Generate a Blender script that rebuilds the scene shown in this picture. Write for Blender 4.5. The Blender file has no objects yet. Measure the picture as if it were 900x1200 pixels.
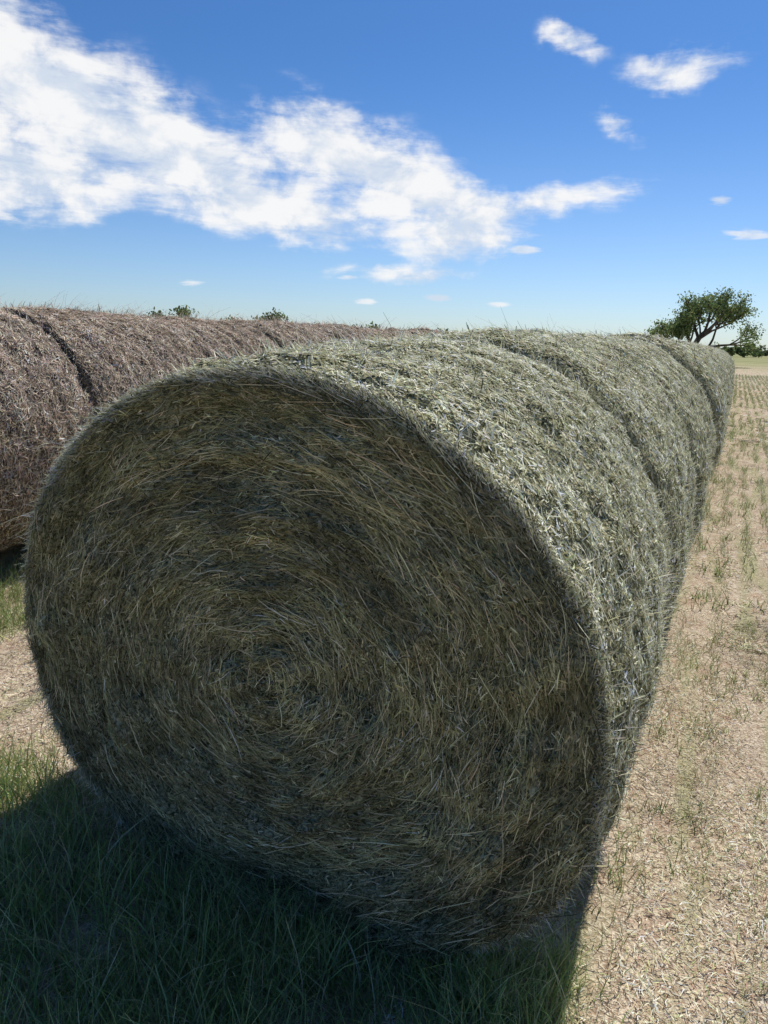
import bpy, math, numpy as np
from mathutils import Vector, Matrix
rng = np.random.default_rng(7)
scene = bpy.context.scene
scene.view_settings.view_transform = 'Standard'
scene.view_settings.look = 'None'
scene.view_settings.exposure = 0

# ------------------------------------------------------------------ noise
_T = rng.random((32, 32, 32))
def vnoise(x, y, z):
    xi = np.floor(x).astype(int); yi = np.floor(y).astype(int); zi = np.floor(z).astype(int)
    fx = x-xi; fy = y-yi; fz = z-zi
    fx = fx*fx*(3-2*fx); fy = fy*fy*(3-2*fy); fz = fz*fz*(3-2*fz)
    def g(a, b, c): return _T[(xi+a) & 31, (yi+b) & 31, (zi+c) & 31]
    x00 = g(0,0,0)*(1-fx)+g(1,0,0)*fx; x10 = g(0,1,0)*(1-fx)+g(1,1,0)*fx
    x01 = g(0,0,1)*(1-fx)+g(1,0,1)*fx; x11 = g(0,1,1)*(1-fx)+g(1,1,1)*fx
    return (x00*(1-fy)+x10*fy)*(1-fz)+(x01*(1-fy)+x11*fy)*fz - 0.5
def fbm(x, y, z, o=4):
    s = 0; a = 1
    for i in range(o):
        s = s + a*vnoise(x*2**i+3.1*i, y*2**i+1.7*i, z*2**i+5.3*i); a *= .5
    return s

# ------------------------------------------------------------------ mesh helpers
def make_mesh(name, parts, mats, smooth_first=False):
    vs=[]; qs=[]; cs=[]; mi=[]; sm=[]; off=0
    for V,Q,C,m in parts:
        vs.append(V); qs.append(Q+off); cs.append(C); mi.append(np.full(len(Q), m)); off += len(V)
        sm.append(np.full(len(Q), smooth_first and m == 0))
    V=np.concatenate(vs); Q=np.concatenate(qs); C=np.concatenate(cs); MI=np.concatenate(mi); SM=np.concatenate(sm)
    me=bpy.data.meshes.new(name)
    me.vertices.add(len(V)); me.vertices.foreach_set('co', V.astype(np.float32).ravel())
    me.loops.add(len(Q)*4); me.loops.foreach_set('vertex_index', Q.astype(np.int32).ravel())
    me.polygons.add(len(Q)); me.polygons.foreach_set('loop_start', np.arange(0,len(Q)*4,4,dtype=np.int32))
    me.update(calc_edges=True)
    me.polygons.foreach_set('material_index', MI.astype(np.int32))
    me.polygons.foreach_set('use_smooth', SM)
    at=me.attributes.new('Col','FLOAT_COLOR','POINT')
    at.data.foreach_set('color', np.concatenate([C, np.ones((len(C),1))],1).astype(np.float32).ravel())
    for m in mats: me.materials.append(m)
    me.update()
    return me
def add_obj(name, me, loc=(0,0,0), rot=(0,0,0), scale=(1,1,1)):
    o=bpy.data.objects.new(name, me); scene.collection.objects.link(o)
    o.location=loc; o.rotation_euler=rot; o.scale=scale
    return o
def nrm(v): return v/np.maximum(np.linalg.norm(v,axis=1,keepdims=True),1e-9)

def ribbons(P0,T,N,L,W,lift,curl,cols,seg=2,tilt=1.0,taper=.45,anchor=.5):
    """thin bent straw ribbons; anchor .5 = centred, 0 = rooted"""
    n=len(P0); B=nrm(np.cross(N,T))
    phi=rng.uniform(-tilt,tilt,n)[:,None]
    S=B*np.cos(phi)+N*np.sin(phi)
    V=np.empty((n,seg+1,2,3)); 
    for k in range(seg+1):
        s=k/seg
        c=(P0+T*(L*(s-anchor))[:,None]+N*(lift[0]+lift[1]*s)[:,None]+B*(curl*L*(s-anchor)**2*4)[:,None])
        w=W*(1-(1-taper)*abs(2*s-1)) if anchor==.5 else W*(1-(1-taper)*s)
        V[:,k,0]=c-S*w[:,None]*.5; V[:,k,1]=c+S*w[:,None]*.5
    base=(np.arange(n)*(seg+1)*2)[:,None]
    Q=np.concatenate([base+np.array([2*k,2*k+1,2*k+3,2*k+2]) for k in range(seg)],0)
    C=np.repeat(cols,(seg+1)*2,0)
    return V.reshape(-1,3),Q,C

def palette(n, pal, w, jit=.18, shift=None):
    pal=np.array(pal); w=np.array(w)/sum(w)
    c=pal[rng.choice(len(pal),n,p=w)]
    c=c*(1+rng.normal(0,jit,(n,1)))*(1+rng.normal(0,.05,(n,3)))
    if shift is not None: c=c*shift[:,None]
    return np.clip(c,.01,.88)

# ------------------------------------------------------------------ materials
def strand_mat(name, transl=.2, gloss=0):
    m=bpy.data.materials.new(name); m.use_nodes=True; nt=m.node_tree; nt.nodes.clear()
    out=nt.nodes.new('ShaderNodeOutputMaterial'); b=nt.nodes.new('ShaderNodeBsdfDiffuse')
    a=nt.nodes.new('ShaderNodeAttribute'); a.attribute_name='Col'
    nt.links.new(a.outputs['Color'],b.inputs['Color']); res=b.outputs[0]
    if transl>0:
        t=nt.nodes.new('ShaderNodeBsdfTranslucent'); nt.links.new(a.outputs['Color'],t.inputs['Color'])
        mx=nt.nodes.new('ShaderNodeMixShader'); mx.inputs[0].default_value=transl
        nt.links.new(res,mx.inputs[1]); nt.links.new(t.outputs[0],mx.inputs[2]); res=mx.outputs[0]
    if gloss>0:
        g=nt.nodes.new('ShaderNodeBsdfGlossy'); g.inputs['Roughness'].default_value=.5; g.inputs['Color'].default_value=(.9,.86,.72,1)
        mx=nt.nodes.new('ShaderNodeMixShader'); mx.inputs[0].default_value=gloss
        nt.links.new(res,mx.inputs[1]); nt.links.new(g.outputs[0],mx.inputs[2]); res=mx.outputs[0]
    nt.links.new(res,out.inputs[0])
    return m
def base_mat(name, c1, c2, c3, scale=70, bump=.02):
    m=bpy.data.materials.new(name); m.use_nodes=True; nt=m.node_tree; nt.nodes.clear()
    out=nt.nodes.new('ShaderNodeOutputMaterial'); b=nt.nodes.new('ShaderNodeBsdfDiffuse'); nt.links.new(b.outputs[0],out.inputs[0])
    tc=nt.nodes.new('ShaderNodeTexCoord')
    n1=nt.nodes.new('ShaderNodeTexNoise'); n1.inputs['Scale'].default_value=scale; n1.inputs['Detail'].default_value=3; n1.inputs['Distortion'].default_value=1.2
    nt.links.new(tc.outputs['Object'],n1.inputs['Vector'])
    r=nt.nodes.new('ShaderNodeValToRGB'); e=r.color_ramp.elements
    e[0].position=.36; e[0].color=(*c1,1); e[1].position=.66; e[1].color=(*c3,1); k=e.new(.5); k.color=(*c2,1)
    nt.links.new(n1.outputs[0],r.inputs[0]); nt.links.new(r.outputs[0],b.inputs['Color'])
    bp=nt.nodes.new('ShaderNodeBump'); bp.inputs['Strength'].default_value=1; bp.inputs['Distance'].default_value=bump
    nt.links.new(n1.outputs[0],bp.inputs['Height']); nt.links.new(bp.outputs[0],b.inputs['Normal'])
    return m
M_straw=strand_mat('hay_straw',.12,.012)
M_leaf=strand_mat('leaf_blades',.3,.02)
M_baseG=base_mat('hay_green_core',(.08,.078,.036),(.30,.285,.165),(.56,.53,.35))
M_baseB=base_mat('hay_brown_core',(.07,.052,.034),(.22,.17,.12),(.42,.34,.26))

GREEN=[(.83,.80,.58),(.71,.70,.47),(.87,.85,.70),(.44,.44,.25),(.14,.14,.065)]
GREEN_W=[.34,.27,.20,.11,.08]
BROWN=[(.64,.51,.40),(.48,.365,.28),(.83,.73,.61),(.22,.16,.115),(.51,.45,.30)]
BROWN_W=[.31,.24,.23,.13,.09]
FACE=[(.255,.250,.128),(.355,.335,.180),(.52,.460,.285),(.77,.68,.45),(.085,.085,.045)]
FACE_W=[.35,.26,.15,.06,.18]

# ------------------------------------------------------------------ hay bale
LEN=1.5
def sag(V, sx, sz, belly=.03):
    V=V.copy(); V[:,0]*=sx; V[:,2]*=sz
    z=V[:,2]; lo=-.70
    V[:,2]=np.where(z<lo, lo+(z-lo)*.6, z)
    t=np.clip(-z/.55,0,1); V[:,0]*=1+belly*t*t*(3-2*t)
    return V
def bale(name, seed, R, nside, nface, wside, base, pal, palw, grid=(200,30,60), sx=1.05, sz=.96, lside=(.012,.045), fluff=1.0, both=True, sh=.07, face_w=1.0, belly=.03, stems=0, bulge=.05, rear=1.0, face_dark=1.0):
    sd=seed*7.3
    L2=LEN/2
    def rad(y):
        t=np.clip(np.abs(y)/L2,0,1)
        g=-.010*np.exp(-((np.mod(y*4.2+sd,1)-.5)/.12)**2)
        return R*(1+.010-bulge*np.where(y>0,rear,1)*t**5)+g
    def disp(th,y):
        cx=np.cos(th); sz_=np.sin(th)
        env=np.clip((L2-np.abs(y))/.25,.35,1)
        return (.05*fbm(cx*1.6+sd,y*1.6+9,sz_*1.6+sd,3))*env+.035*fbm(cx*9+sd,y*11,sz_*9+4,4)
    def fdisp(th,r):
        c=np.cos(th); s=np.sin(th)
        return .055*fbm(r*18+sd+.35*th,c*2.2+5,s*2.2+3,3)+.07*fbm(c*r*3+sd,s*r*3,4+0*r,2)+.05*fbm(c*r*12+sd,s*r*12,9+0*r,3)
    def endprof(r):
        d=np.clip((r-(R-sh*1.2))/(sh*1.2),0,1)
        return sh*(1-np.sqrt(np.maximum(1-d**2,0)))
    nt_,nf,ns=grid
    th=np.linspace(0,2*np.pi,nt_,endpoint=False)
    rows=[]
    re=R*(1.01-bulge)-.004
    for r in np.linspace(.004,re,nf):
        y=-L2+endprof(r)+fdisp(th,np.full(nt_,r))*np.clip((R-r)/.1,0,1); rows.append(np.stack([r*np.cos(th),y,r*np.sin(th)],1))
    for y0 in np.linspace(-L2+sh,L2-sh,ns):
        rr=rad(np.full(nt_,y0))+disp(th,np.full(nt_,y0)); rows.append(np.stack([rr*np.cos(th),np.full(nt_,y0),rr*np.sin(th)],1))
    for r in np.linspace(R*(1.01-bulge*rear)-.01,.004,max(8,nf//3)):
        y=L2-endprof(r)-fdisp(th,np.full(nt_,r))*np.clip((R-r)/.1,0,1); rows.append(np.stack([r*np.cos(th),y,r*np.sin(th)],1))
    G=np.array(rows); nr=len(rows); V=G.reshape(-1,3)
    i=np.arange(nr-1)[:,None]*nt_; j=np.arange(nt_)[None]; jn=(j+1)%nt_
    Q=np.stack([i+j,i+jn,i+nt_+jn,i+nt_+j],-1).reshape(-1,4)
    SG=lambda v: sag(v,sx,sz,belly)
    parts=[(SG(V),Q,np.full((len(V),3),.2),0)]
    # --- side hay
    n=nside
    th=rng.uniform(0,2*np.pi,n); y=rng.uniform(-L2+.005,L2-.005,n)
    d=L2-np.abs(y); shr=np.where(d<sh, sh-np.sqrt(np.maximum(sh**2-(sh-d)**2,0)),0)
    rr=rad(y)+disp(th,y)-shr
    N=np.stack([np.cos(th),0*th,np.sin(th)],1)
    P=np.stack([rr*np.cos(th),y,rr*np.sin(th)],1)
    A=np.stack([-np.sin(th),0*th,np.cos(th)],1); Y=np.tile([0,1.,0],(n,1))
    ang=np.where(rng.random(n)<.35,rng.normal(0,.45,n),rng.uniform(-1.57,1.57,n))
    T=nrm(A*np.cos(ang)[:,None]+Y*np.sin(ang)[:,None]+N*(rng.normal(0,.20,n))[:,None])
    longs=rng.random(n)<.04
    L=rng.uniform(*lside,n)*np.where(longs,2.6,1)
    W=wside*rng.uniform(.6,1.4,n)*np.where(longs,.6,1)
    clump=1+.45*fbm(P[:,0]*5+sd,P[:,1]*5,P[:,2]*5,3)+.65*fbm(P[:,0]*22+sd,P[:,1]*22,P[:,2]*22,2)
    col=palette(n,pal,palw,.14,np.clip(clump,.5,1.2))
    lift=(rng.uniform(-.004,.012,n), np.where(rng.random(n)<.05,rng.uniform(0,.04,n)*fluff,0))
    a,b,c=ribbons(P,T,N,L,W,lift,rng.normal(0,.10,n),col,2,.8)
    parts.append((SG(a),b,c,1))
    # stray stems
    m=int(n/65*fluff); k=rng.integers(0,n,m)
    T2=nrm(T[k]+N[k]*np.abs(rng.normal(.25,.3,m))[:,None])
    a,b,c=ribbons(P[k],T2,N[k],rng.uniform(.05,.17,m)*fluff,wside*.55*np.ones(m),(0*T2[:,0],rng.uniform(-.01,.03,m)),rng.normal(0,.15,m),col[k],3,.8,.4,.1)
    parts.append((SG(a),b,c,1))
    # --- end hay, wound in arcs
    for side in ((-1,1) if both else (-1,)):
        n=nface if side==-1 else nface//5
        if n==0: continue
        r=re*np.sqrt(rng.random(n))*.998; th=rng.uniform(0,2*np.pi,n)
        yy=-L2+endprof(r)+fdisp(th,r)*np.clip((R-r)/.1,0,1)
        P=np.stack([r*np.cos(th),yy*(-side) if side==1 else yy,r*np.sin(th)],1)
        N=np.tile([0,float(side),0],(n,1))
        A=np.stack([-np.sin(th),0*th,np.cos(th)],1); Rr=np.stack([np.cos(th),0*th,np.sin(th)],1)
        kind=rng.random(n)
        swirl=.6*fbm(P[:,0]*5+sd,P[:,2]*5,0*r+1,2)+.5*fbm(P[:,0]*14+sd,P[:,2]*14,0*r+1,2)
        loose=np.interp(r,[0,.12,.3],[.9,.45,.22])
        pk=np.interp(r,[0,.15,.3],[.40,.50,.52])
        arc=kind<pk
        ang=np.where(arc,rng.normal(.03,1,n)*loose+swirl,rng.normal(0,1.0,n))
        T=nrm(A*np.cos(ang)[:,None]+Rr*np.sin(ang)[:,None]+N*rng.normal(0,.08,n)[:,None])
        L=np.where(arc,rng.gamma(2.0,.026,n),rng.uniform(.006,.030,n)); L=np.clip(L,.006,.24)
        L=np.minimum(L,.6*r+.05)
        W=rng.uniform(.0011,.0029,n)*face_w*np.where(arc,1,1.45)
        cur=-(L/(2*np.maximum(r,.10)))*.15
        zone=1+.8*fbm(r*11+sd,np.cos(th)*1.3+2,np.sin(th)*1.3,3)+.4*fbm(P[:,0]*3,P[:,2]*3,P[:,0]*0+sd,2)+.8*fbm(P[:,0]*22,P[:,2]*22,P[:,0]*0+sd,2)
        zone*=np.interp(r/R,[0,.15,.75,.88,1],[1.15,1.08,1.03,.88,.74])  # darker hay at the edge, plus the rim's overhang shade painted into strand colour
        col=palette(n,FACE,FACE_W,.24,np.clip(zone,.36,1.6)*face_dark)  # ends of later green bales coloured darker, painting in shade at the seams
        lift=(rng.uniform(-.010,.014,n), np.where(rng.random(n)<.06,rng.uniform(0,.03,n),rng.uniform(-.004,.004,n)))
        sgn=np.sign(np.sum(np.cross(N,T)*Rr,1))
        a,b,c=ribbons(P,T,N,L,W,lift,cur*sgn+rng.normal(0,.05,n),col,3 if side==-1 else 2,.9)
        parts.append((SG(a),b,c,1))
    if stems:
        n=stems; r=R*np.sqrt(rng.uniform(.03,.93,n)); th=rng.uniform(0,2*np.pi,n)
        dens=fbm(r*5+3,np.cos(th)*1.5,np.sin(th)*1.5+7,2)>-.05
        r=r[dens]; th=th[dens]; n=len(r)
        P=np.stack([r*np.cos(th),-L2+fdisp(th,r)-.006,r*np.sin(th)],1); N=np.tile([0,-1.,0],(n,1))
        A=np.stack([-np.sin(th),0*th,np.cos(th)],1); Rr=np.stack([np.cos(th),0*th,np.sin(th)],1)
        ang=rng.normal(.05,.32,n)
        T=nrm(A*np.cos(ang)[:,None]+Rr*np.sin(ang)[:,None]+N*np.abs(rng.normal(0,.06,n))[:,None])
        L=np.minimum(rng.uniform(.04,.19,n),np.sqrt(np.maximum(R*R-r*r,0))*1.2+.04)
        a,b,c=ribbons(P,T,N,L,rng.uniform(.0014,.0027,n),(rng.uniform(0,.010,n),rng.uniform(-.006,.014,n)),rng.normal(0,.035,n),palette(n,[(.78,.68,.46),(.60,.52,.34),(.46,.43,.26)],[.3,.4,.3],.2),4,.7)
        parts.append((SG(a),b,c,1))
    # --- frayed rim of the front end
    n=nface//9
    if n:
        th=rng.uniform(0,2*np.pi,n); r=re*rng.uniform(.965,1.0,n)
        P=np.stack([r*np.cos(th),-L2+endprof(r)+.003,r*np.sin(th)],1)
        Rr=np.stack([np.cos(th),0*th,np.sin(th)],1); A=np.stack([-np.sin(th),0*th,np.cos(th)],1)
        a1=rng.normal(0,.9,n)
        T=nrm(A*np.cos(a1)[:,None]+Rr*(np.abs(np.sin(a1))*.6)[:,None]+np.array([0,-1,0])*np.abs(rng.normal(0,.3,n))[:,None])
        N=nrm(Rr+np.array([0,-1.,0]))
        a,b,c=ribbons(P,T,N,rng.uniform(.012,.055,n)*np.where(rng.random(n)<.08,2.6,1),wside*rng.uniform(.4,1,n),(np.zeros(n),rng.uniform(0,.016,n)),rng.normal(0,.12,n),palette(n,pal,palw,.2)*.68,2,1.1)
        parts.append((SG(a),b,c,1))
    return make_mesh(name,parts,[base,M_straw],True)

XR=-1.065; Y0=1.56
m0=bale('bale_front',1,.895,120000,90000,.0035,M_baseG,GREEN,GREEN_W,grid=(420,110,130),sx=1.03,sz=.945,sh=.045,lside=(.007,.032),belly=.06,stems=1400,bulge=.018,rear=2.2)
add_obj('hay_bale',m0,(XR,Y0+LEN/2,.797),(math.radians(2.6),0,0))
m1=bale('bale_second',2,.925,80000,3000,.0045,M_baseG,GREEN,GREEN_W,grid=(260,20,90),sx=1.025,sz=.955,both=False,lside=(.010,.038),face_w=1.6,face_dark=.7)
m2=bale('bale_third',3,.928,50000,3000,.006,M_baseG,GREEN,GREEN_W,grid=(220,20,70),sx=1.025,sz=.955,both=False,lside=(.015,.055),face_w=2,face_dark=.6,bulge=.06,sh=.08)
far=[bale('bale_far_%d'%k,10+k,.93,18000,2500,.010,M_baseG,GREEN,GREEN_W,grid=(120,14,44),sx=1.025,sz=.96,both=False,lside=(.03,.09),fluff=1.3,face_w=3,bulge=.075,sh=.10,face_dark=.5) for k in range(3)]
y=Y0+LEN
sc=(1.0,1.0,1.0,1.035,.985,1.02,1.035,.98,1.035,1.0,1.03,.985)
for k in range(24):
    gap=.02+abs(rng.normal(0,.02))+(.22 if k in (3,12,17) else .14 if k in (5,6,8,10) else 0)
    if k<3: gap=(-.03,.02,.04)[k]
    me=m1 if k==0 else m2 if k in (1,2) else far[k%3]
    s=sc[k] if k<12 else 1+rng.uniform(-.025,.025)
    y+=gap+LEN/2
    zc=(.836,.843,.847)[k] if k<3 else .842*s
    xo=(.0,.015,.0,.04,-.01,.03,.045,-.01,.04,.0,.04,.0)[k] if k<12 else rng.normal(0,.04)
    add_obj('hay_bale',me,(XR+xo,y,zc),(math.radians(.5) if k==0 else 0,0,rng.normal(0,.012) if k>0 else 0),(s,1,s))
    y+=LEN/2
XL=-5.1
b0=bale('brown_near',31,.965,64000,1500,.0052,M_baseB,BROWN,BROWN_W,grid=(260,16,80),sx=1.02,sz=.965,both=False,lside=(.02,.065),fluff=1.8,face_w=2,sh=.035,bulge=.03)
b1=bale('brown_mid',32,.965,64000,1500,.0055,M_baseB,BROWN,BROWN_W,grid=(260,16,80),sx=1.02,sz=.965,both=False,lside=(.02,.065),fluff=1.8,face_w=2,sh=.035,bulge=.03)
bf=[bale('brown_far_%d'%k,40+k,.96,17000,1500,.010,M_baseB,BROWN,BROWN_W,grid=(120,12,34),sx=1.02,sz=.965,both=False,lside=(.03,.10),fluff=2.0,face_w=3,sh=.035,bulge=.03) for k in range(2)]
y=1.0
for k in range(24):
    me=[b0,b1][k%2] if k<6 else bf[k%2]
    s=1+rng.uniform(-.015,.015); y+=-.025+abs(rng.normal(0,.02))+LEN/2
    add_obj('hay_bale',me,(XL+rng.normal(0,.03),y,.905*s),(0,0,rng.normal(0,.015)+(math.pi if (k//2)%2 else 0)),(s,1,s))
    y+=LEN/2

# ------------------------------------------------------------------ ground
def gz(x,y):
    return .022*fbm(x*1.3+40,y*.5+40,0*x+3,3)+.012*fbm(x*7+11,y*5+11,0*x+7,2)
gx=np.unique(np.concatenate([-np.geomspace(7,3000,30),np.arange(-7,5,.05),np.geomspace(5,3000,32)]))
gy=np.unique(np.concatenate([-np.geomspace(2,3000,24),np.arange(-2,10,.05),np.geomspace(10,3500,110)]))
X,Yg=np.meshgrid(gx,gy,indexing='ij')
far_f=np.clip(1-np.hypot(X,Yg)/60,0,1)
Z=gz(X,Yg)*far_f
V=np.stack([X,Yg,Z],-1).reshape(-1,3); ny=len(gy)
ii=np.arange(len(gx)-1)[:,None]*ny; jj=np.arange(ny-1)[None]
Q=np.stack([ii+jj,ii+ny+jj,ii+ny+jj+1,ii+jj+1],-1).reshape(-1,4)
mg=bpy.data.materials.new('stubble_ground'); mg.use_nodes=True; nt=mg.node_tree; nt.nodes.clear()
def nd(t,**k):
    n=nt.nodes.new(t)
    for a,v in k.items(): setattr(n,a,v)
    return n
b=nd('ShaderNodeBsdfDiffuse'); go=nd('ShaderNodeOutputMaterial'); nt.links.new(b.outputs[0],go.inputs[0])
def mixc(f,a,c):
    n=nd('ShaderNodeMix',data_type='RGBA')
    for sock,val in ((0,f),(6,a),(7,c)):
        if isinstance(val,(tuple,list)): n.inputs[sock].default_value=(*val,1)
        elif isinstance(val,(int,float)): n.inputs[sock].default_value=val
        else: nt.links.new(val,n.inputs[sock])
    return n.outputs[2]
def ramp(sock,a,c,lo=0,hi=1):
    n=nd('ShaderNodeMapRange',interpolation_type='SMOOTHSTEP'); nt.links.new(sock,n.inputs[0])
    n.inputs[1].default_value=a;n.inputs[2].default_value=c;n.inputs[3].default_value=lo;n.inputs[4].default_value=hi
    return n.outputs[0]
geo=nd('ShaderNodeNewGeometry'); pos=geo.outputs['Position']
def noise(scale,detail=4,dist=0,sx=1,sy=1):
    mp=nd('ShaderNodeMapping'); mp.inputs['Scale'].default_value=(sx,sy,1); nt.links.new(pos,mp.inputs[0])
    n=nd('ShaderNodeTexNoise'); n.inputs['Scale'].default_value=scale;n.inputs['Detail'].default_value=detail;n.inputs['Distortion'].default_value=dist
    nt.links.new(mp.outputs[0],n.inputs[0]); return n.outputs[0]
n_f=noise(60,3,1.5); n_m=noise(6,3,.5); n_l=noise(.9,3,.4,1,.5); n_row=noise(5.2,3,.2,1,.09)
c=mixc(ramp(n_f,.35,.65),(.36,.26,.18),(.70,.60,.45))
c=mixc(ramp(n_m,.50,.68,0,.6),c,(.44,.30,.21))
c=mixc(ramp(n_row,.49,.62,0,.55),c,(.34,.35,.17))
c=mixc(ramp(n_l,.54,.74,0,.35),c,(.35,.37,.18))
sep=nd('ShaderNodeSeparateXYZ'); nt.links.new(pos,sep.inputs[0])
farm=ramp(sep.outputs[1],60,130,0,.85); n_far=noise(.03,4,.3,1,4)
c=mixc(farm,c,mixc(ramp(n_far,.4,.6),(.36,.35,.18),(.21,.24,.10)))
nt.links.new(c,b.inputs['Color'])
bp=nd('ShaderNodeBump'); bp.inputs['Distance'].default_value=.015; nt.links.new(n_f,bp.inputs['Height']); nt.links.new(bp.outputs[0],b.inputs['Normal'])
me=make_mesh('ground',[(V,Q,np.full((len(V),3),.3),0)],[mg],True)
add_obj('ground',me)

STRAW=[(.76,.67,.50),(.64,.53,.37),(.84,.76,.60),(.42,.29,.20),(.40,.42,.20)]
STRAW_W=[.29,.24,.16,.16,.15]
parts=[]
def litter(n,x0,x1,y0,y1,L,w,pal=STRAW,pw=STRAW_W,lift=.01,ypow=1.0):
    x=rng.uniform(x0,x1,n); y=y0+(y1-y0)*rng.random(n)**ypow
    keep=rng.random(n)<np.clip(.60+2.1*fbm(x*2.8+17,y*1.4+5,0*x,3),.06,1)
    x=x[keep]; y=y[keep]; n=len(x)
    P=np.stack([x,y,gz(x,y)+.004],1); a=rng.uniform(0,2*np.pi,n)
    T=nrm(np.stack([np.cos(a),np.sin(a),rng.normal(0,.18,n)],1)); N=np.tile([0,0,1.],(n,1))
    sh=np.clip(1+1.2*fbm(x*4+7,y*3,0*x,3),.45,1.3)
    A,B,C=ribbons(P,T,N,rng.uniform(*L,n),w*rng.uniform(.6,1.4,n),(rng.uniform(0,lift,n),rng.uniform(0,lift,n)),rng.normal(0,.1,n),palette(n,pal,pw,.18,sh),2,.9)
    parts.append((A,B,C,0))
litter(90000,-.6,1.3,.6,5,(.008,.038),.0026,ypow=1.4)
litter(36000,-.6,2.5,4.5,16,(.02,.06),.0055,ypow=1.5)
litter(14000,-.5,6,15,60,(.08,.2),.02,ypow=1.6)
litter(42000,-4.4,-1.7,.4,5.5,(.015,.06),.0032)
litter(10000,-4.4,-1.7,5,14,(.03,.08),.006)
litter(20000,-3,-.1,.2,1.8,(.02,.07),.0026,[(.50,.42,.26),(.34,.29,.17),(.66,.57,.39),(.20,.23,.10)],[.3,.3,.12,.28])
litter(15000,1.3,5,.5,12,(.03,.07),.005)
add_obj('straw_litter',make_mesh('straw_litter',parts,[M_straw]))

def blades(cx,cy,per,spread,L,w,lean,pal,pw,seg=3):
    n=len(cx)*per; x=np.repeat(cx,per)+rng.normal(0,spread,n); y=np.repeat(cy,per)+rng.normal(0,spread,n)
    P=np.stack([x,y,gz(x,y)-.005],1); a=rng.uniform(0,2*np.pi,n)
    H=np.stack([np.cos(a),np.sin(a),0*a],1)
    T=nrm(H*np.abs(rng.normal(0,lean,n))[:,None]+np.array([0,0,1.])); N=nrm(np.cross(T,np.stack([np.sin(a),-np.cos(a),0*a+.01],1)))
    Ln=rng.uniform(*L,n)
    return ribbons(P,T,-N,Ln,w*rng.uniform(.7,1.3,n),(np.zeros(n),rng.normal(0,.12,n)*Ln),rng.normal(0,.12,n),palette(n,pal,pw,.2),seg,.5,.15,0)
parts=[]
SP=[(.61,.55,.37),(.43,.43,.22),(.28,.36,.15),(.74,.66,.50)]
for xr in np.arange(-.10,4.2,.19):
    for (a0,a1,st,w,hl) in ((.8,6,.026,.0031,(.03,.09)),(6,18,.05,.007,(.04,.12)),(18,60,.18,.020,(.06,.15))):
        if xr>1.6 and a0<6: st=.07
        yy=np.arange(a0,a1,st); yy=yy+rng.normal(0,st*.4,len(yy))
        keep=(fbm(yy*1.3,xr*9+0*yy,0*yy,2)>-.10)
        yy=yy[keep]; 
        if len(yy)==0: continue
        A,B,C=blades(xr+rng.normal(0,.022,len(yy)),yy,4,.015,hl,w,.43,SP,[.26,.3,.31,.13],2); parts.append((A,B,C,0))
add_obj('crop_stubble',make_mesh('crop_stubble',parts,[M_leaf]))
GR=[(.30,.40,.13),(.40,.47,.19),(.20,.28,.09),(.54,.52,.26),(.68,.61,.38)]
GRW=[.34,.25,.17,.14,.10]
parts=[]
def tufts(n,x0,x1,y0,y1,per,L,w,spread=.02,lean=.35,thr=None,k_=1.0):
    cx=rng.uniform(x0,x1,n); cy=rng.uniform(y0,y1,n)
    if thr is not None:
        k=fbm(cx*3,cy*3,0*cx+2,3)>thr; cx=cx[k]; cy=cy[k]
    A,B,C=blades(cx,cy,per,spread,L,w,lean,GR,GRW); parts.append((A,B,C*k_,0))
tufts(1700,-2.8,-.2,.5,1.75,8,(.06,.22),.0050,.03,.4,-.2)
tufts(1200,-2.8,-.2,.5,1.75,8,(.03,.10),.0040,.04,.6)
tufts(620,-1.3,-.2,.9,1.8,8,(.05,.18),.0047,.03,.45)
tufts(320,-2.7,-1.85,1.6,2.6,7,(.04,.12),.004,.03,.5,0,.85)
tufts(900,-.30,1.2,1,5,9,(.015,.085),.0042,.02,.8,.05,.8)
tufts(1100,-.30,2.5,5,20,9,(.04,.12),.008,.04,.6,.05,.8)
tufts(1300,-4.5,-3.1,2.5,6,9,(.05,.17),.006,.04,.7,-.16,.8)
tufts(180,-3.2,-1.9,3,8,7,(.04,.12),.004,.03,.5,.05,.8)
tufts(400,-2.1,-.15,1.6,10,5,(.03,.10),.004,.03,.6,None,.8)
add_obj('green_grass',make_mesh('green_grass',parts,[M_leaf]))

# ------------------------------------------------------------------ trees
M_bark=base_mat('bark',(.05,.04,.03),(.10,.08,.06),(.16,.13,.10),6,.03)
def tube(p,q,r0,r1,k=7):
    p=np.array(p);q=np.array(q);d=(q-p)/max(np.linalg.norm(q-p),1e-6)
    u=np.cross(d,[.3,.9,.2]);u/=np.linalg.norm(u);v=np.cross(d,u)
    a=np.linspace(0,2*np.pi,k,endpoint=False)[:,None]
    ring=u*np.cos(a)+v*np.sin(a)
    V=np.concatenate([p+ring*r0,q+ring*r1]); j=np.arange(k); jn=(j+1)%k
    return V,np.stack([j,jn,jn+k,j+k],1),np.full((2*k,3),.1)
def leafcloud(C,n,spread,size,dark=1.0,pal=None):
    idx=rng.integers(0,len(C),n); P=C[idx]+rng.normal(0,1,(n,3))*spread*np.array([1,1,.7])
    T=nrm(rng.normal(0,1,(n,3))); N=nrm(rng.normal(0,1,(n,3))+T*.01)
    tone=(rng.uniform(.6,1.35,len(C))[idx])*dark
    col=palette(n,pal or [(.14,.18,.065),(.09,.13,.045),(.20,.24,.10)],[.4,.35,.25],.15,tone)
    s=size*rng.uniform(.6,1.4,n)
    return ribbons(P,T,N,s,s*.6,(np.zeros(n),np.zeros(n)),np.zeros(n),col,2,1.5,.3)
trng=np.random.default_rng(5)
parts=[]; tips=[]
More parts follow.
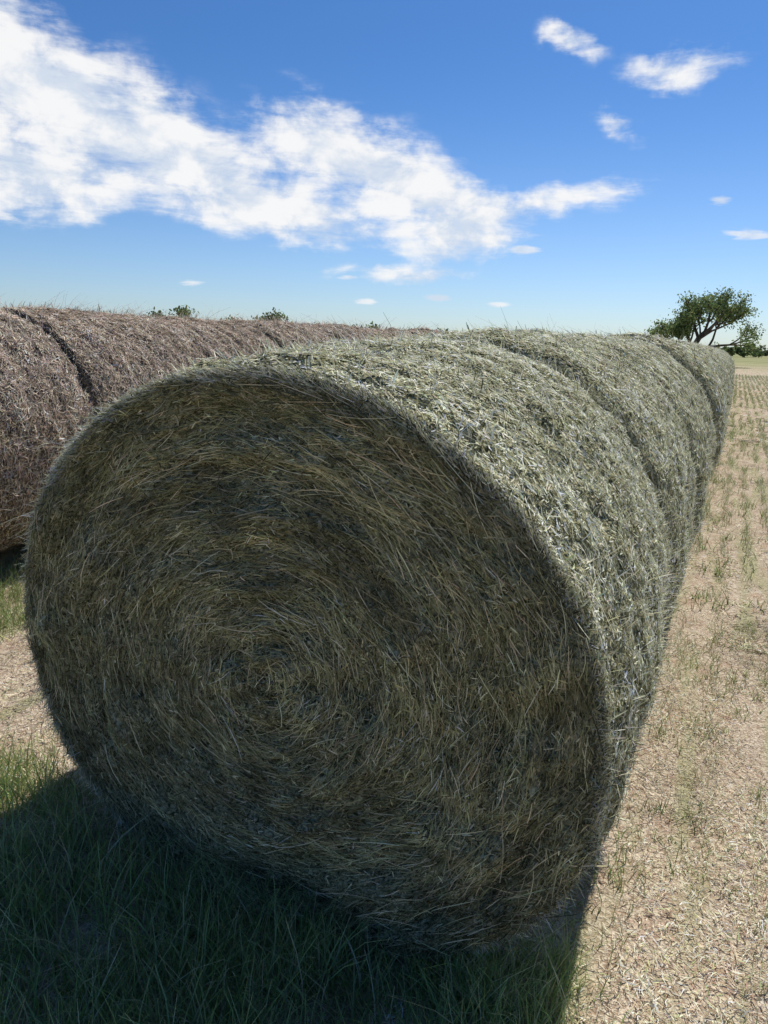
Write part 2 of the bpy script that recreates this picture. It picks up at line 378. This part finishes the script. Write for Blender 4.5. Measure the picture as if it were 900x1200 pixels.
def grow(p,d,L,r,dep):
    d=d/np.linalg.norm(d); q=p+d*L; mid=p+d*L*.5+trng.normal(0,.06,3)*L
    for a,bb,r0,r1 in ((p,mid,r,r*.85),(mid,q,r*.85,r*.68)):
        V,Q,C=tube(a,bb,r0,r1); parts.append((V,Q,C,0))
    if dep<=1: tips.append(q)
    if dep==0: tips.append(mid); return
    for i in range(3 if dep>1 else trng.integers(2,4)):
        nd_=d*.85+trng.normal(0,.42,3); nd_[2]=nd_[2]*.75+.26
        grow(q,nd_,L*trng.uniform(.60,.80),r*.62,dep-1)
for d,L,r in (((.45,0,1.2),2.7,.26),((.95,.3,.85),2.6,.2),((.0,.3,1.1),2.1,.18),((-1.0,-.2,.60),1.8,.17),((-.5,.3,.7),1.7,.15),((.65,-.4,1.4),2.8,.17)):
    grow(np.array([trng.normal(0,.15),trng.normal(0,.15),0.]),np.array(d,float),L,r,3)
C=np.array(tips); ex=(C.min(0),C.max(0))
A,B,Cc=leafcloud(C,12500,.38,.21,1.6); parts.append((A,B,Cc,1))
fx=12.0/(ex[1][0]-ex[0][0]+.8); fz=8.0/(ex[1][2]+.4)
add_obj('oak_tree',make_mesh('oak_tree',parts,[M_bark,M_leaf]),(-4.0-fx*(ex[0][0]+ex[1][0])/2,90,0),(0,0,0),(fx,1.1,fz))

parts=[]
def clump(x,y,w,h,n,ls=.5):
    k=max(3,int(w*1.2)); C=np.stack([x+rng.uniform(-w/2,w/2,k),y+rng.uniform(-w/2,w/2,k),h*rng.uniform(.3,.88,k)],1)
    A,B,Cc=leafcloud(C,n,h*.13,ls); parts.append((A,B,Cc,0))
D=160
for ang,w,h in ((42.1,2,6.2),(39.6,3.5,6.8),(35.9,2.5,6.8),(33.9,3,7.0),(33.2,4,7.5),(46,6,5.5),(50,7,6.5),(55,8,6),(30,6,4.8),(26,7,5),(22,9,4.8)):
    a=math.radians(ang); clump(-D*math.sin(a),D*math.cos(a),w,h,450,.6)
for i in range(60):
    a=math.radians(rng.uniform(-60,75)); d=rng.uniform(260,330); clump(-d*math.sin(a),d*math.cos(a),rng.uniform(8,22),rng.uniform(2.5,4.5),320,1.1)
for xx in np.arange(-2,70,4): clump(xx+rng.normal(0,1.5),255+rng.normal(0,8),9,rng.uniform(2.2,3.6),480,1.0)
add_obj('distant_trees',make_mesh('distant_trees',parts,[M_leaf]))

# ------------------------------------------------------------------ sun + sky
EL=52; AZ=11
s=Vector((math.sin(math.radians(AZ))*math.cos(math.radians(EL)),math.cos(math.radians(AZ))*math.cos(math.radians(EL)),math.sin(math.radians(EL))))
sl=bpy.data.lights.new('sun','SUN'); sl.energy=5.0; sl.angle=math.radians(.5); sl.color=(1,.96,.88)
so=bpy.data.objects.new('sun',sl); scene.collection.objects.link(so); so.rotation_euler=(-s).to_track_quat('-Z','Y').to_euler()

w=bpy.data.worlds.new('World'); scene.world=w; w.use_nodes=True; nt=w.node_tree; nt.nodes.clear()
try: w.cycles.sampling_method='NONE'
except Exception as e: print(e)
out=nd('ShaderNodeOutputWorld')
sky=nd('ShaderNodeTexSky'); sky.sky_type='NISHITA'; sky.sun_disc=False; sky.sun_elevation=math.radians(EL); sky.sun_rotation=math.radians(AZ)
sky.air_density=1.0; sky.dust_density=.4; sky.ozone_density=2.0; sky.altitude=300
bg=nd('ShaderNodeBackground'); bg.inputs[1].default_value=.115
def M(op,a,b_=None,c_=None):
    n=nd('ShaderNodeMath',operation=op)
    for i,v in enumerate((a,b_,c_)):
        if v is None: continue
        if isinstance(v,(int,float)): n.inputs[i].default_value=v
        else: nt.links.new(v,n.inputs[i])
    return n.outputs[0]
tc=nd('ShaderNodeTexCoord'); nv=nd('ShaderNodeVectorMath',operation='NORMALIZE'); nt.links.new(tc.outputs['Generated'],nv.inputs[0])
sp=nd('ShaderNodeSeparateXYZ'); nt.links.new(nv.outputs[0],sp.inputs[0])
tc_=mixc(ramp(sp.outputs[2],.02,.34),(.64,.78,1.02),(.33,.59,.90))
tint=nd('ShaderNodeMix',data_type='RGBA',blend_type='MULTIPLY'); tint.inputs[0].default_value=1; nt.links.new(tc_,tint.inputs[7])
nt.links.new(sky.outputs[0],tint.inputs[6]); nt.links.new(tint.outputs[2],bg.inputs[0])
cb=nd('ShaderNodeBackground'); cb.inputs[1].default_value=.95
ya=math.radians(24.7)
fw=M('ADD',M('MULTIPLY',sp.outputs[0],-math.sin(ya)),M('MULTIPLY',sp.outputs[1],math.cos(ya)))
rt=M('ADD',M('MULTIPLY',sp.outputs[0],math.cos(ya)),M('MULTIPLY',sp.outputs[1],math.sin(ya)))
az=M('MULTIPLY',M('ARCTAN2',rt,fw),57.2958); el=M('MULTIPLY',M('ARCSINE',sp.outputs[2]),57.2958)
cv=nd('ShaderNodeCombineXYZ'); nt.links.new(az,cv.inputs[0]); nt.links.new(el,cv.inputs[1])
wn=nd('ShaderNodeTexNoise'); wn.noise_dimensions='2D'; wn.inputs['Scale'].default_value=.30; wn.inputs['Detail'].default_value=4; nt.links.new(cv.outputs[0],wn.inputs['Vector'])
ws=nd('ShaderNodeVectorMath',operation='SUBTRACT'); nt.links.new(wn.outputs['Color'],ws.inputs[0]); ws.inputs[1].default_value=(.5,.5,.5)
wm=nd('ShaderNodeVectorMath',operation='MULTIPLY'); nt.links.new(ws.outputs[0],wm.inputs[0]); wm.inputs[1].default_value=(3.5,2.0,0)
wa=nd('ShaderNodeVectorMath',operation='ADD'); nt.links.new(cv.outputs[0],wa.inputs[0]); nt.links.new(wm.outputs[0],wa.inputs[1])
def blobs(L,src):
    tot=None
    for a0,e0,sa,se,rot,amp in L:
        mp=nd('ShaderNodeMapping'); mp.vector_type='TEXTURE'; nt.links.new(src,mp.inputs[0])
        mp.inputs[1].default_value=(a0,e0,0); mp.inputs[2].default_value=(0,0,math.radians(rot)); mp.inputs[3].default_value=(sa,se,1)
        ln=nd('ShaderNodeVectorMath',operation='LENGTH'); nt.links.new(mp.outputs[0],ln.inputs[0])
        mr=nd('ShaderNodeMapRange',interpolation_type='SMOOTHSTEP'); nt.links.new(ln.outputs['Value'],mr.inputs[0])
        mr.inputs[1].default_value=0;mr.inputs[2].default_value=1;mr.inputs[3].default_value=amp;mr.inputs[4].default_value=0
        tot=mr.outputs[0] if tot is None else M('ADD',tot,mr.outputs[0])
    return tot
big=blobs([(-28,17.0,10,7.0,-25,1.8),(-20,14.0,9,5.0,-8,1.6),(-25,9.6,11,3.8,0,1.7),(-13,11.3,9,4.6,-8,1.5),(-6,13.4,6.5,3.8,-20,1.4),
           (-1,11.8,7.5,4.4,-20,1.5),(-7,8.4,12,3.0,-3,1.45),(5,9.6,7.5,3.4,-15,1.45),(12,10.0,8,1.6,8,1.15),(4,6.9,6.5,2.7,0,1.35),(1,4.7,8,1.1,0,1.3),
           (11.6,19.5,3.6,1.3,-20,1.2),(18.8,17.4,5.0,1.9,-3,1.3),(15,14.6,3.0,1.5,-35,.85),(45,13,12,2.5,0,.9)],wa.outputs[0])
small=blobs([(22.4,9.7,1.3,.42,0,1.3),(24.6,7.6,2.6,.6,-3,1.3),(-14.5,3.6,1.6,.40,0,1.3),(-3.2,4.5,1.5,.40,0,1.3),(-1.8,2.8,1.6,.42,0,1.3),(3.4,3.2,1.5,.38,0,1.3),(8,2.8,1.3,.40,0,1.3),(9.6,6.7,1.8,.6,0,1.3),(-27,7.2,3.5,.7,-3,1.2)],cv.outputs[0])
def cn(scale,sx,sy,rot,det,rough=.6,dist=.6):
    mp=nd('ShaderNodeMapping'); mp.inputs[2].default_value=(0,0,math.radians(rot)); mp.inputs[3].default_value=(sx,sy,1); nt.links.new(cv.outputs[0],mp.inputs[0])
    n=nd('ShaderNodeTexNoise'); n.noise_dimensions='2D'; n.inputs['Scale'].default_value=scale; n.inputs['Detail'].default_value=det; n.inputs['Roughness'].default_value=rough; n.inputs['Distortion'].default_value=dist
    nt.links.new(mp.outputs[0],n.inputs['Vector']); return n.outputs[0]
nA=cn(.24,1,1.6,12,7,.58,.15); nB=cn(.6,.42,2.4,-20,5,.62,.25)
nz=M('ADD',M('MULTIPLY',M('SUBTRACT',nA,.5),2.4),M('MULTIPLY',M('SUBTRACT',nB,.5),1.3))
dens=M('ADD',big,nz)
mr=nd('ShaderNodeMapRange',interpolation_type='SMOOTHSTEP'); nt.links.new(dens,mr.inputs[0]); mr.inputs[1].default_value=.05; mr.inputs[2].default_value=1.6; mr.inputs[4].default_value=.97
gate=nd('ShaderNodeMapRange'); nt.links.new(big,gate.inputs[0]); gate.inputs[2].default_value=.4
nt.links.new(mixc(ramp(nA,.34,.60),(.70,.78,.90),(1.0,1.0,1.0)),cb.inputs[0])
ds=M('ADD',small,M('MULTIPLY',M('SUBTRACT',nB,.5),2.6))
mr2=nd('ShaderNodeMapRange',interpolation_type='SMOOTHSTEP'); nt.links.new(ds,mr2.inputs[0]); mr2.inputs[1].default_value=.25; mr2.inputs[2].default_value=1.2; mr2.inputs[4].default_value=.75
gate2=nd('ShaderNodeMapRange'); nt.links.new(small,gate2.inputs[0]); gate2.inputs[2].default_value=.25
fac=M('MAXIMUM',M('MULTIPLY',mr.outputs[0],gate.outputs[0]),M('MULTIPLY',mr2.outputs[0],gate2.outputs[0]))
mx=nd('ShaderNodeMixShader'); nt.links.new(fac,mx.inputs[0]); nt.links.new(bg.outputs[0],mx.inputs[1]); nt.links.new(cb.outputs[0],mx.inputs[2]); nt.links.new(mx.outputs[0],out.inputs[0])

# ------------------------------------------------------------------ camera
cam=bpy.data.cameras.new('camera'); co=bpy.data.objects.new('camera',cam); scene.collection.objects.link(co)
cam.sensor_fit='VERTICAL'; cam.sensor_height=36; cam.lens=26; cam.clip_end=6000; cam.clip_start=.05
co.matrix_world=Matrix.Translation((0,0,1.675))@Matrix.Rotation(ya,4,'Z')@Matrix.Rotation(math.radians(90-13.05),4,'X')@Matrix.Rotation(math.radians(1.8),4,'Z')
scene.camera=co
